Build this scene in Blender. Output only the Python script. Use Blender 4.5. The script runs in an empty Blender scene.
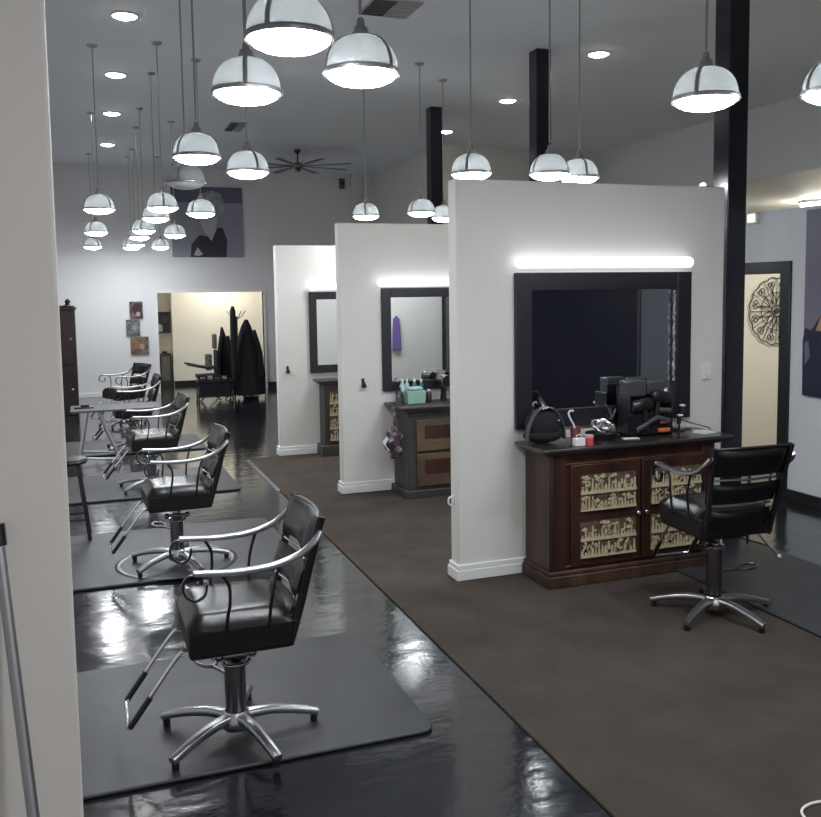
import bpy, bmesh, math, random
from mathutils import Vector, Matrix
random.seed(7)
PI = math.pi
R = math.radians
COL = bpy.context.scene.collection

# ------------------------------------------------------------------ helpers
class MB:
    def __init__(s): s.v = []; s.f = []
    def add(s, vs, fs):
        n = len(s.v); s.v += [tuple(p) for p in vs]; s.f += [tuple(i + n for i in f) for f in fs]; return s
    def box(s, x0, y0, z0, x1, y1, z1, rz=0, piv=None):
        x0, x1 = min(x0, x1), max(x0, x1); y0, y1 = min(y0, y1), max(y0, y1); z0, z1 = min(z0, z1), max(z0, z1)
        vs = [(x, y, z) for z in (z0, z1) for x, y in ((x0, y0), (x1, y0), (x1, y1), (x0, y1))]
        if rz:
            cx, cy = piv or ((x0 + x1) / 2, (y0 + y1) / 2); c, sn = math.cos(rz), math.sin(rz)
            vs = [(cx + (x - cx) * c - (y - cy) * sn, cy + (x - cx) * sn + (y - cy) * c, z) for x, y, z in vs]
        return s.add(vs, [(3, 2, 1, 0), (4, 5, 6, 7), (0, 1, 5, 4), (1, 2, 6, 5), (2, 3, 7, 6), (3, 0, 4, 7)])
    def tube(s, pts, r, seg=10, closed=False, rads=None, flat=None):
        P = [Vector(p) for p in pts]; n = len(P); vs = []; fs = []
        up = None
        for i in range(n):
            if closed: t = P[(i + 1) % n] - P[i - 1]
            else: t = P[min(i + 1, n - 1)] - P[max(i - 1, 0)]
            t = t.normalized()
            if flat is not None:
                a = Vector(flat); b = t.cross(a).normalized(); a = b.cross(t).normalized()
            else:
                if up is None: up = Vector((0, 0, 1)) if abs(t.z) < .9 else Vector((1, 0, 0))
                b = t.cross(up).normalized(); a = b.cross(t).normalized(); up = a
            rr = rads[i] if rads else r
            ra, rb = rr if isinstance(rr, tuple) else (rr, rr)
            for k in range(seg):
                w = 2 * PI * k / seg
                c_, s_ = math.cos(w), math.sin(w)
                if flat is not None:
                    c_ = math.copysign(abs(c_) ** .5, c_); s_ = math.copysign(abs(s_) ** .5, s_)
                vs.append(P[i] + a * ra * c_ + b * rb * s_)
        m = n if closed else n - 1
        for i in range(m):
            for k in range(seg):
                j = (i + 1) % n
                fs.append((i * seg + k, i * seg + (k + 1) % seg, j * seg + (k + 1) % seg, j * seg + k))
        if not closed:
            fs.append(tuple(range(seg))[::-1]); fs.append(tuple((n - 1) * seg + k for k in range(seg)))
        return s.add(vs, fs)
    def lathe(s, prof, seg=24, c=(0, 0, 0), cap0=False, cap1=False):
        vs = []; fs = []; n = len(prof)
        for r, z in prof:
            for k in range(seg):
                w = 2 * PI * k / seg; vs.append((c[0] + r * math.cos(w), c[1] + r * math.sin(w), c[2] + z))
        for i in range(n - 1):
            for k in range(seg):
                fs.append((i * seg + k, i * seg + (k + 1) % seg, (i + 1) * seg + (k + 1) % seg, (i + 1) * seg + k))
        if cap0: fs.append(tuple(range(seg))[::-1])
        if cap1: fs.append(tuple((n - 1) * seg + k for k in range(seg)))
        return s.add(vs, fs)
    def cyl(s, x, y, z0, z1, r, seg=20, r2=None):
        return s.lathe([(r, z0), (r if r2 is None else r2, z1)], seg, (x, y, 0), True, True)
    def ball(s, c, rad, seg=16, rings=10):
        rx, ry, rz = rad if isinstance(rad, tuple) else (rad,) * 3
        vs = [(c[0], c[1], c[2] - rz)]
        for i in range(1, rings):
            a = -PI / 2 + PI * i / rings
            for k in range(seg):
                w = 2 * PI * k / seg; vs.append((c[0] + rx * math.cos(a) * math.cos(w), c[1] + ry * math.cos(a) * math.sin(w), c[2] + rz * math.sin(a)))
        vs.append((c[0], c[1], c[2] + rz)); fs = []
        for k in range(seg):
            fs.append((0, 1 + (k + 1) % seg, 1 + k)); e = 1 + (rings - 2) * seg
            fs.append((len(vs) - 1, e + k, e + (k + 1) % seg))
        for i in range(rings - 2):
            for k in range(seg):
                a = 1 + i * seg; fs.append((a + k, a + (k + 1) % seg, a + seg + (k + 1) % seg, a + seg + k))
        return s.add(vs, fs)
    def prism(s, poly, axis, a, b):           # poly in the plane normal to axis, extruded a..b
        def m(p, q):
            return {'x': (q, p[0], p[1]), 'y': (p[0], q, p[1]), 'z': (p[0], p[1], q)}[axis]
        n = len(poly)
        vs = [m(p, a) for p in poly] + [m(p, b) for p in poly]
        fs = [tuple(range(n)), tuple(range(2 * n - 1, n - 1, -1))] + [(i, i + n, (i + 1) % n + n, (i + 1) % n) for i in range(n)]
        return s.add(vs, fs)
    def xf(s, M): s.v = [tuple(M @ Vector(p)) for p in s.v]; return s
    def build(s, name, m, parent=None, smooth=None, bevel=0, seg=2, sub=0):
        me = bpy.data.meshes.new(name); me.from_pydata(s.v, [], s.f); me.update()
        b = bmesh.new(); b.from_mesh(me); bmesh.ops.recalc_face_normals(b, faces=b.faces); b.to_mesh(me); b.free()
        o = bpy.data.objects.new(name, me); COL.objects.link(o); me.materials.append(m)
        if parent: o.parent = parent
        if smooth is not None:
            for p in me.polygons: p.use_smooth = True
            me.set_sharp_from_angle(angle=R(smooth))
        if bevel:
            md = o.modifiers.new('b', 'BEVEL'); md.width = bevel; md.segments = seg; md.limit_method = 'ANGLE'; md.angle_limit = R(35)
            for p in me.polygons: p.use_smooth = True
            md.harden_normals = False
            me.set_sharp_from_angle(angle=R(50))
        if sub:
            md = o.modifiers.new('s', 'SUBSURF'); md.levels = sub; md.render_levels = sub
        return o

def crv(pts, n=6):                            # Catmull-Rom
    P = [Vector(p) for p in pts]; out = []
    for i in range(len(P) - 1):
        p0 = P[max(i - 1, 0)]; p1 = P[i]; p2 = P[i + 1]; p3 = P[min(i + 2, len(P) - 1)]
        for k in range(n):
            t = k / n
            out.append(.5 * ((2 * p1) + (p2 - p0) * t + (2 * p0 - 5 * p1 + 4 * p2 - p3) * t * t + (3 * p1 - p0 - 3 * p2 + p3) * t ** 3))
    out.append(P[-1]); return out

def tag(o, label=None, cat=None, group=None, kind=None):
    if label: o['label'] = label
    if cat: o['category'] = cat
    if group: o['group'] = group
    if kind: o['kind'] = kind
    return o
def thing(name, loc, label, cat, group=None, rz=0):
    o = bpy.data.objects.new(name, None); COL.objects.link(o); o.location = loc; o.rotation_euler.z = rz
    o.empty_display_size = .1
    return tag(o, label, cat, group)
def copy_tree(o, parent=None):
    c = o.copy(); COL.objects.link(c); c.parent = parent
    for ch in o.children: copy_tree(ch, c)
    return c
def struct(name, mb, m, **k):
    return tag(mb.build(name, m, **k), kind='structure')

# ------------------------------------------------------------------ materials
MATS = {}
def mat(name, col, rough=.5, metal=0, emit=None, es=0, spec=.5, noise=None, bump=None, coat=0, **kw):
    m = bpy.data.materials.new(name); m.use_nodes = True; nt = m.node_tree; b = nt.nodes['Principled BSDF']
    b.inputs['Base Color'].default_value = (*col, 1); b.inputs['Roughness'].default_value = rough
    b.inputs['Metallic'].default_value = metal; b.inputs['Specular IOR Level'].default_value = spec
    b.inputs['Coat Weight'].default_value = coat
    if emit: b.inputs['Emission Color'].default_value = (*emit, 1); b.inputs['Emission Strength'].default_value = es
    tc = nt.nodes.new('ShaderNodeTexCoord')
    def tex(scale, stretch=(1, 1, 1), detail=4, dist=0):
        mp = nt.nodes.new('ShaderNodeMapping'); mp.inputs['Scale'].default_value = stretch
        nt.links.new(tc.outputs['Object'], mp.inputs['Vector'])
        n = nt.nodes.new('ShaderNodeTexNoise'); n.inputs['Scale'].default_value = scale; n.inputs['Detail'].default_value = detail
        n.inputs['Distortion'].default_value = dist
        nt.links.new(mp.outputs[0], n.inputs['Vector']); return n
    if noise:                                 # (col2, scale, stretch, lo, hi)
        c2, sc, st, lo, hi = noise
        n = tex(sc, st, 5, .3); r = nt.nodes.new('ShaderNodeValToRGB')
        r.color_ramp.elements[0].position = lo; r.color_ramp.elements[0].color = (*col, 1)
        r.color_ramp.elements[1].position = hi; r.color_ramp.elements[1].color = (*c2, 1)
        nt.links.new(n.outputs['Fac'], r.inputs['Fac']); nt.links.new(r.outputs[0], b.inputs['Base Color'])
    if bump:                                  # (scale, strength, stretch[, distance])
        n = tex(bump[0], bump[2] if len(bump) > 2 else (1, 1, 1), 4); bp = nt.nodes.new('ShaderNodeBump')
        bp.inputs['Strength'].default_value = bump[1]; bp.inputs['Distance'].default_value = bump[3] if len(bump) > 3 else .01
        nt.links.new(n.outputs['Fac'], bp.inputs['Height']); nt.links.new(bp.outputs[0], b.inputs['Normal'])
    MATS[name] = m
    return m

M_part = mat('partition_paint', (.66, .65, .61), .6, noise=((.69, .68, .645), 2, (1, 1, 1), .35, .7), bump=(180, .05))
M_hall = mat('hall_wall_paint', (.70, .70, .71), .65, bump=(150, .06))
M_near = mat('near_wall_paint', (.72, .67, .62), .65, bump=(150, .05))
M_ceil = mat('ceiling_paint', (.82, .845, .89), .8, bump=(60, .05))
M_cream = mat('cream_paint', (.80, .77, .68), .6)
M_side = mat('side_room_paint', (.80, .79, .75), .6)
M_low = mat('blue_grey_paint', (.55, .57, .60), .6)
M_white = mat('white_trim', (.75, .75, .74), .4)
M_blackbase = mat('black_baseboard', (.012, .012, .014), .35)
M_col = mat('black_column_paint', (.009, .009, .017), .2, coat=.2)
M_carpet = mat('brown_carpet', (.056, .0455, .038), .95, spec=.1, noise=((.073, .060, .051), 3, (1, 1, 1), .35, .65), bump=(900, .5, (1, 1, 1), .004))
M_mat = mat('grey_rubber_mat', (.032, .033, .037), .42, noise=((.041, .043, .048), 4, (1, 1, 1), .4, .6), bump=(400, .15))
M_chrome = mat('chrome', (.75, .75, .77), .14, 1)
M_alu = mat('brushed_aluminium', (.50, .50, .52), .28, 1, bump=(90, .05, (1, 12, 1)))
M_dchrome = mat('smoky_chrome', (.22, .22, .23), .2, 1)
M_blackm = mat('black_metal', (.012, .012, .013), .3)
M_leather = mat('black_leather', (.008, .0075, .0075), .27, spec=.42, bump=(260, .06))
M_leathb = mat('brown_black_leather', (.012, .009, .008), .45, spec=.3, bump=(260, .06))
M_frame = mat('black_mirror_frame', (.013, .012, .02), .4, bump=(60, .1, (1, 1, 10)))
M_mirror = mat('mirror_glass', (.82, .85, .86), .015, 1)
M_wood = mat('dark_cherry_wood', (.060, .022, .012), .38, noise=((.022, .009, .007), 7, (1, 1, .18), .35, .65), bump=(30, .15, (1, 1, .2)))
M_wood2 = mat('worn_brown_wood', (.085, .045, .022), .5, noise=((.022, .012, .008), 6, (1, 1, .25), .35, .65), bump=(30, .2, (.2, 1, 1)))
M_drawer = mat('distressed_drawer_wood', (.13, .085, .048), .6, noise=((.05, .032, .022), 9, (.25, 1, 1), .35, .65), bump=(30, .2, (.2, 1, 1)))
M_greywood = mat('charcoal_painted_wood', (.035, .034, .034), .5, noise=((.05, .048, .046), 8, (1, 1, .3), .4, .6))
M_ctop = mat('counter_top', (.035, .03, .03), .2, bump=(40, .04))
M_fret = mat('cream_carved_wood', (.50, .42, .27), .7, bump=(70, .6))
M_fretbg = mat('fretwork_shadow_back', (.05, .035, .025), .8, noise=((.12, .09, .06), 40, (1, 1, 1), .4, .6))
M_redwood = mat('dark_red_wood', (.035, .010, .010), .35, noise=((.018, .008, .008), 6, (1, 1, .2), .4, .6))
M_blackplastic = mat('black_plastic', (.012, .012, .014), .28)
M_greyplastic = mat('grey_plastic', (.06, .06, .07), .35)
M_darkfabric = mat('black_fabric', (.008, .008, .012), .9, bump=(120, .5))
M_whiteplastic = mat('white_plastic', (.75, .75, .73), .35)
M_red = mat('pink_red_plastic', (.55, .07, .08), .4)
M_redbrown = mat('red_brown_plastic', (.16, .05, .04), .4)
M_teal = mat('teal_plastic', (.02, .16, .16), .3)
M_mint = mat('mint_paper', (.25, .42, .36), .5)
M_lightteal = mat('pale_teal_plastic', (.40, .58, .56), .35)
M_purple = mat('purple_cloth', (.16, .10, .32), .7, bump=(60, .3))
M_bag = mat('purple_plastic_film', (.07, .045, .065), .18, noise=((.42, .36, .44), 16, (1, 1, 1), .52, .66), bump=(25, .9, (1, 1, 1), .02))
M_paper = mat('white_paper', (.7, .7, .68), .6)
M_orange = mat('orange_label', (.5, .14, .05), .4)
M_vent = mat('vent_metal', (.45, .45, .44), .5)
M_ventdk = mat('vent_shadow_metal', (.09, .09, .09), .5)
M_fan = mat('fan_blade', (.09, .085, .085), .4)
M_iron = mat('wrought_iron', (.05, .045, .04), .5)
M_rod = mat('brushed_nickel_rod', (.42, .42, .42), .35, .9)
M_band = mat('nickel_band', (.32, .32, .33), .35, .8)
LC = (.93, .965, 1.0)
M_lens = mat('lit_lamp_lens', (.9, .9, .9), .4, emit=LC, es=34)
M_dl = mat('lit_downlight', (.9, .9, .9), .4, emit=(1, .98, .95), es=16)
M_tube = mat('lit_vanity_tube', (.9, .9, .9), .4, emit=(.92, .95, 1), es=1.15)
M_trof = mat('lit_ceiling_panel', (.9, .9, .9), .4, emit=(1, .95, .84), es=10)
M_night = mat('night_window_glass', (.004, .004, .016), .08, spec=.15)

def m_dome():
    m = bpy.data.materials.new('ribbed_prismatic_glass'); m.use_nodes = True; nt = m.node_tree; nt.nodes.clear()
    out = nt.nodes.new('ShaderNodeOutputMaterial'); tl = nt.nodes.new('ShaderNodeBsdfTranslucent'); tl.inputs[0].default_value = (.22, .235, .235, 1)
    df = nt.nodes.new('ShaderNodeBsdfDiffuse'); df.inputs[0].default_value = (.46, .485, .485, 1)
    gl = nt.nodes.new('ShaderNodeBsdfGlossy'); gl.inputs['Roughness'].default_value = .15; gl.inputs[0].default_value = (.9, .9, .9, 1)
    tr = nt.nodes.new('ShaderNodeBsdfTransparent'); tr.inputs[0].default_value = (.8, .82, .82, 1)
    a = nt.nodes.new('ShaderNodeMixShader'); a.inputs[0].default_value = .965
    b = nt.nodes.new('ShaderNodeMixShader'); b.inputs[0].default_value = .0
    c = nt.nodes.new('ShaderNodeMixShader'); c.inputs[0].default_value = .12
    nt.links.new(tl.outputs[0], a.inputs[1]); nt.links.new(df.outputs[0], a.inputs[2])
    nt.links.new(a.outputs[0], b.inputs[1]); nt.links.new(tr.outputs[0], b.inputs[2])
    nt.links.new(b.outputs[0], c.inputs[1]); nt.links.new(gl.outputs[0], c.inputs[2])
    nt.links.new(c.outputs[0], out.inputs[0]); return m
M_dome = m_dome()

def m_floor():
    m = mat('black_epoxy_floor', (.006, .0065, .008), .16)
    nt = m.node_tree; b = nt.nodes['Principled BSDF']; b.inputs['Specular IOR Level'].default_value = .55
    b.inputs['Coat Weight'].default_value = .35; b.inputs['Coat Roughness'].default_value = .08
    tc = nt.nodes.new('ShaderNodeTexCoord')
    def nz(scale, st, det):
        mp = nt.nodes.new('ShaderNodeMapping'); mp.inputs['Scale'].default_value = st
        nt.links.new(tc.outputs['Object'], mp.inputs[0]); n = nt.nodes.new('ShaderNodeTexNoise')
        n.inputs['Scale'].default_value = scale; n.inputs['Detail'].default_value = det; nt.links.new(mp.outputs[0], n.inputs['Vector']); return n
    n1 = nz(5, (1, 1.6, 1), 6); n2 = nz(40, (.6, 1, 1), 3)
    ad = nt.nodes.new('ShaderNodeMath'); ad.operation = 'MULTIPLY_ADD'; ad.inputs[1].default_value = .10
    nt.links.new(n2.outputs['Fac'], ad.inputs[0]); nt.links.new(n1.outputs['Fac'], ad.inputs[2])
    bp = nt.nodes.new('ShaderNodeBump'); bp.inputs['Strength'].default_value = .55; bp.inputs['Distance'].default_value = .007
    nt.links.new(ad.outputs[0], bp.inputs['Height']); nt.links.new(bp.outputs[0], b.inputs['Normal']); nt.links.new(bp.outputs[0], b.inputs['Coat Normal'])
    n3 = nz(1.3, (1, 1, 1), 5); r = nt.nodes.new('ShaderNodeValToRGB')
    r.color_ramp.elements[0].color = (.005, .0055, .007, 1); r.color_ramp.elements[0].position = .35
    r.color_ramp.elements[1].color = (.016, .0175, .021, 1); r.color_ramp.elements[1].position = .7
    nt.links.new(n3.outputs['Fac'], r.inputs[0]); nt.links.new(r.outputs[0], b.inputs['Base Color'])
    mr = nt.nodes.new('ShaderNodeMapRange'); mr.inputs[3].default_value = .07; mr.inputs[4].default_value = .22
    nt.links.new(n3.outputs['Fac'], mr.inputs[0]); nt.links.new(mr.outputs[0], b.inputs['Roughness'])
    return m
M_floor = m_floor()

def m_art(name, bg1, bg2, scale=3):
    return mat(name, bg1, .5, noise=(bg2, scale, (1, 1, 1), .42, .58))

# ------------------------------------------------------------------ the room
CEIL = 3.845
struct('floor', MB().box(-1.2, -1.3, -.06, 11.2, 18.2, 0), M_floor)
struct('ceiling', MB().box(-1.2, -1.3, CEIL, 7.85, 15.95, CEIL + .1), M_ceil)
struct('wall_left', MB().box(-1.2, -1.3, 0, -1.1, 15.8, CEIL), M_hall)
struct('wall_back', MB().box(-1.2, -1.3, 0, 11.2, -1.2, CEIL), M_hall)
d1 = struct('door_1', MB().box(5.17, -.55, .01, 5.195, 1.74, 1.75), M_night)
MB().box(5.16, -.60, 0, 5.2, -.55, 1.80).box(5.16, 1.74, 0, 5.2, 1.79, 1.80).box(5.16, -.55, 1.75, 5.2, 1.74, 1.80).build('door_frame', M_blackm, d1)
struct('added_grey_panel', MB().box(5.165, 1.80, .01, 5.19, 2.27, 1.95), mat('grey_panel_paint', (.10, .10, .12), .5))  # grey panel added to darken the wall's reflection in the mirror
d2 = struct('added_dark_panel', MB().box(5.17, 2.28, .01, 5.195, 3.1, 1.95), M_blackbase)  # dark panel added so the mirror's right edge reflects dark
# far wall with the wide opening into the back room
struct('wall_far', MB().box(-1.2, 15.8, 0, 1.2, 15.92, CEIL).box(3.02, 15.8, 0, 5.3, 15.92, CEIL).box(1.2, 15.8, 1.73, 3.02, 15.92, CEIL), M_hall)
struct('baseboard_far', MB().box(-1.1, 15.775, 0, 1.16, 15.8, .07), M_white, bevel=.004)
struct('trim_1', MB().box(1.165, 15.775, 0, 1.2, 15.93, 1.765).box(3.02, 15.775, 0, 3.055, 15.93, 1.765).box(1.2, 15.775, 1.73, 3.02, 15.93, 1.765), M_white)
struct('baseboard_far_right', MB().box(3.056, 15.775, 0, 4.9, 15.8, .12), M_blackbase)
struct('trim_2', MB().box(4.66, 15.70, 0, 4.86, 15.8, CEIL), M_part)
struct('wall_recess', MB().box(5.1, 12.4, 0, 7.77, 12.5, CEIL).box(5.1, 12.5, 0, 5.2, 15.8, CEIL), M_part)
# back room behind the opening
struct('wall_back_room', MB().box(.9, 17.5, 0, 1.55, 17.6, 2.3).box(1.55, 17.1, 0, 4.0, 17.2, 2.3).box(1.55, 17.2, 0, 1.6, 17.5, 2.3).box(.85, 15.92, 0, .95, 17.6, 2.3).box(3.9, 15.92, 0, 4.0, 17.2, 2.3), M_cream)
struct('ceiling_back_room', MB().box(.85, 15.92, 2.3, 4.0, 17.6, 2.36), M_cream)
struct('baseboard_back_room', MB().box(1.555, 17.07, 0, 3.9, 17.1, .09), M_blackbase)
# side wall of the hall: bulkhead with a lower ceiling beyond it
struct('wall_right', MB().box(7.77, -1.3, 3.0, 7.85, 12.5, CEIL), M_hall)
struct('ceiling_side', MB().box(7.85, -1.3, 3.0, 11.2, 13.2, 3.06), M_side)
struct('wall_side_far', MB().box(7.77, 12.5, 0, 7.85, 13.2, 3.0).box(7.77, 13.1, 0, 11.2, 13.2, 3.0), M_side)
struct('wall_side_right', MB().box(11.1, -1.3, 0, 11.2, 13.2, 3.0), M_side)
# low wall with the black framed doorway, and the small room behind it
X5 = 5.2
struct('wall_low', MB().box(X5, -1.2, 0, X5 + .1, 5.62, 2.29).box(X5, 6.62, 0, X5 + .1, 7.1, 2.29).box(X5, 5.62, 1.80, X5 + .1, 6.62, 2.29), M_low)
struct('trim_3', MB().box(X5 - .02, 5.52, 0, X5 + .115, 5.63, 1.80).box(X5 - .02, 6.61, 0, X5 + .115, 6.72, 1.80).box(X5 - .02, 5.52, 1.79, X5 + .115, 6.72, 1.885), M_blackbase, bevel=.005)
struct('baseboard_right', MB().box(X5 - .02, -1.2, 0, X5, 5.52, .085), M_blackbase)
struct('wall_small_room', MB().box(X5 + .1, 7.0, 0, 7.6, 7.1, 2.25).box(7.5, 4.5, 0, 7.6, 7.0, 2.25).box(X5 + .1, 4.4, 0, 7.6, 4.5, 2.25), M_cream)
struct('ceiling_small_room', MB().box(X5 + .1, 4.4, 2.25, 7.6, 7.1, 2.29), M_cream)
# near wall end beside the camera
struct('wall_near', MB().box(-1.2, 1.6, 0, -.038, 1.66, CEIL), M_near, bevel=.006)

# carpet with its edging, floor mats
o = MB().box(1.52, -1.2, 0, 4.08, 9.04, .008).build('carpet', M_carpet)
tag(o, 'brown short-pile carpet running under the partition walls', 'carpet')
o = MB().box(1.495, 7.45, 0, 1.525, 8.95, .012).build('edge_strip', M_alu, bevel=.003)
tag(o, 'pale metal strip along the far left edge of the brown carpet', 'edge strip')
def floor_mat(x0, y0, x1, y1, label, group, cx=None, cy=None, sk=0):
    t = thing('floor_mat', ((x0 + x1) / 2, (y0 + y1) / 2, 0), label, 'floor mat', group)
    w, h = (x1 - x0) / 2, (y1 - y0) / 2
    pts = []
    for sx, sy, a0 in ((1, 1, 0), (-1, 1, 90), (-1, -1, 180), (1, -1, 270)):
        for k in range(5):
            a = R(a0 + k * 22.5); pts.append((sx * (w - .05) + .05 * math.cos(a), sy * (h - .05) + .05 * math.sin(a)))
    MB().prism(pts, 'z', .001, .016).build('mat_sheet', M_mat, t, bevel=.006)
    if cx is not None:
        lx, ly = cx - (x0 + x1) / 2, cy - (y0 + y1) / 2
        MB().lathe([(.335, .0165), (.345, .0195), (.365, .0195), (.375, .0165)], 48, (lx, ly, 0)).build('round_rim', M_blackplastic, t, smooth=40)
    return t
floor_mat(-.6, 3.05, 1.20, 4.12, 'grey rubber mat under the nearest salon chair', 'rubber mats in the chair row')
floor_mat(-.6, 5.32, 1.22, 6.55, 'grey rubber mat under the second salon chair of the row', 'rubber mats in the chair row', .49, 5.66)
floor_mat(-.6, 7.62, 1.22, 8.75, 'grey rubber mat under the third salon chair of the row', 'rubber mats in the chair row')
floor_mat(-.6, 9.85, 1.22, 10.9, 'grey rubber mat under the fourth salon chair of the row, beyond the white table', 'rubber mats in the chair row')
t = floor_mat(3.24, 2.4, 4.07, 4.82, 'dark grey mat at the right edge of the carpet beside the lone chair', None)
for c in t.children: c.location.z = .008

# partitions
def partition(name, x0, x1, y0, y1, h, m=M_part):
    t = MB().box(x0, y0, 0, x1, y1, h).build(name, m, bevel=.006)
    MB().box(x0 - .018, y0 - .018, .008, x1 + .01, y1 + .018, .07).build('baseboard', M_white, t, bevel=.004)
    MB().box(x0 - .011, y0 - .011, .0705, x1 + .005, y1 + .011, .1).build('baseboard_cap', M_white, t, bevel=.004)
    return t
PY = (4.65, 7.09, 9.05)
p = partition('partition_wall', 1.985, 3.83, 4.65, 4.763, 2.312); tag(p, 'nearest free-standing white partition wall, behind the wide dark mirror', 'partition wall', 'partition walls')
p = partition('partition_wall', 1.985, 3.86, 7.09, 7.20, 2.255); tag(p, 'middle free-standing white partition wall, behind the mirror above the drawer cabinet', 'partition wall', 'partition walls')
p = partition('partition_wall', 1.865, 3.80, 9.05, 9.16, 2.178); tag(p, 'farthest free-standing white partition wall, shortest in view', 'partition wall', 'partition walls')

# columns
def column(x, y, label):
    t = MB().box(x, y, 0, x + .148, y + .15, CEIL).build('column', M_col, bevel=.006)
    tag(t, label, 'column', 'black steel columns')
    return t
column(3.895, 4.70, 'black steel column at the right end of the nearest partition')
column(3.915, 7.29, 'black steel column rising behind the nearest partition, middle one of three')
column(3.915, 9.89, 'farthest black steel column, seen above the middle partition')

# ------------------------------------------------------------------ pendants
def make_pendant():
    t = thing('pendant_lamp', (0, 0, 0), 'x', 'pendant lamp', 'glass dome pendant lamps')   # origin at rim centre
    H = CEIL - 2.444
    MB().cyl(0, 0, .20, H, .0055, 8).build('rod', M_rod, t, smooth=40)
    MB().lathe([(.0, H - .022), (.03, H - .02), (.045, H - .008), (.047, H)], 20).build('ceiling_canopy', M_rod, t, smooth=50)
    MB().lathe([(.008, .19), (.013, .183), (.015, .162), (.024, .156), (.026, .142), (.034, .134), (.036, .124)], 20, (0, 0, 0), True).build('neck_cap', M_rod, t, smooth=40)
    # ribbed dome
    seg = 48; vs = []; fs = []
    prof = [(.030 + (.128 - .030) * math.sin(a), .122 * math.cos(a) ** .95 + .004) for a in [PI / 2 * k / 11 for k in range(12)]]
    prof[-1] = (.128, .004)
    mb = MB()
    for r, z in prof:
        for k in range(seg):
            w = 2 * PI * k / seg; rr = r * (1 + .012 * (1 if k % 2 else -1)); mb.v.append((rr * math.cos(w), rr * math.sin(w), z))
    for i in range(len(prof) - 1):
        for k in range(seg):
            mb.f.append((i * seg + k, i * seg + (k + 1) % seg, (i + 1) * seg + (k + 1) % seg, (i + 1) * seg + k))
    mb.build('glass_dome', M_dome, t, smooth=80)
    MB().lathe([(.124, -.006), (.134, -.008), (.137, 0), (.135, .01), (.127, .012)], 40).build('rim_band', M_band, t, smooth=60)
    MB().lathe([(.124, -.004), (.112, -.018), (.088, -.030), (.055, -.038), (.025, -.042), (.0, -.043)], 32).build('lit_lens', M_lens, t, smooth=60)
    for k in range(3):
        a = 2 * PI * k / 3 + 1.9
        pts = [((r + .004) * math.cos(a), (r + .004) * math.sin(a), z) for r, z in prof]
        tl = Vector((-math.sin(a), math.cos(a), 0))
        MB().tube(pts, .006, 8, flat=tl, rads=[(.0085, .0025)] * len(pts)).build('strap', M_band, t, smooth=60)
    return t
pend = [
 (.617, 2.70, 'largest glass dome pendant lamp, its cap cut by the top edge'),
 (.950, 3.05, 'glass dome pendant lamp just left of the large ceiling vent, second largest'),
 (.621, 3.46, 'lit glass dome pendant lamp hanging left of and below the largest one'),
 (.630, 5.11, 'lit glass dome pendant lamp in front of the unlit one'),
 (1.006, 5.65, 'lit glass dome pendant lamp just left of the ceiling fan'),
 (.697, 6.30, 'unlit glass dome pendant lamp above the top left of the portrait panel'),
 (.172, 8.35, 'leftmost lit pendant lamp, nearest of the three stacked beside the near wall'),
 (.690, 8.11, 'lit pendant lamp at the left edge of the portrait panel, front one of a pair'),
 (1.078, 8.58, 'lit pendant lamp hanging in front of the head on the portrait panel'),
 (.716, 9.20, 'lit pendant lamp behind and below the one at the left side of the portrait panel'),
 (.710, 10.94, 'lit small pendant lamp below the portrait pair, upper of a close two'),
 (.733, 12.15, 'lit small pendant lamp, lower of the close two left of the portrait figure'),
 (1.132, 11.65, 'lit pendant lamp at the shoulder of the portrait figure'),
 (.188, 11.34, 'middle one of three lit pendant lamps stacked beside the near wall'),
 (.183, 14.55, 'lowest one of three lit pendant lamps stacked beside the near wall'),
 (.778, 13.95, 'tiny lit pendant lamp, front one of the far pair above the three small pictures'),
 (.760, 14.75, 'tiny lit pendant lamp, rear one of the far pair above the three small pictures'),
 (1.19, 14.60, 'tiny lit pendant lamp at the bottom left corner of the portrait panel'),
 (2.685, 8.56, 'lit pendant lamp directly above the left part of the middle partition'),
 (3.10, 8.10, 'lit pendant lamp just left of the farthest black column'),
 (3.56, 8.64, 'lit pendant lamp mostly hidden behind the left end of the nearest partition'),
 (2.414, 5.39, 'lit pendant lamp peeking over the left part of the nearest partition'),
 (2.925, 5.27, 'lit pendant lamp in front of the middle black column'),
 (3.226, 5.40, 'lit pendant lamp just right of the middle black column'),
 (2.415, 3.06, 'lit pendant lamp hanging alone in front of the column at the partition end'),
 (2.84, 2.80, 'lit pendant lamp cut off by the right edge'),
]
P0 = make_pendant()
for i, (x, y, lab) in enumerate(pend):
    o = P0 if i == 0 else copy_tree(P0)
    o.location = (x, y, 2.444); o.rotation_euler.z = i * 1.3; o['label'] = lab
    if lab.startswith('unlit'):
        for c in o.children:
            if c.name.startswith('lit_lens'):
                c.data = c.data.copy(); c.data.materials[0] = M_whiteplastic; c.name = 'lens'
for x, y in ((.62, .35), (1.0, -.4), (2.6, .3), (3.1, -.3), (3.3, 2.9)):       # unseen pendants added out of view to light the near wall
    o = copy_tree(P0); o.location = (x, y, 2.444); o['label'] = 'unseen glass dome pendant lamp added out of view for light'; o['group'] = 'added unseen pendant lamps'

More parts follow.
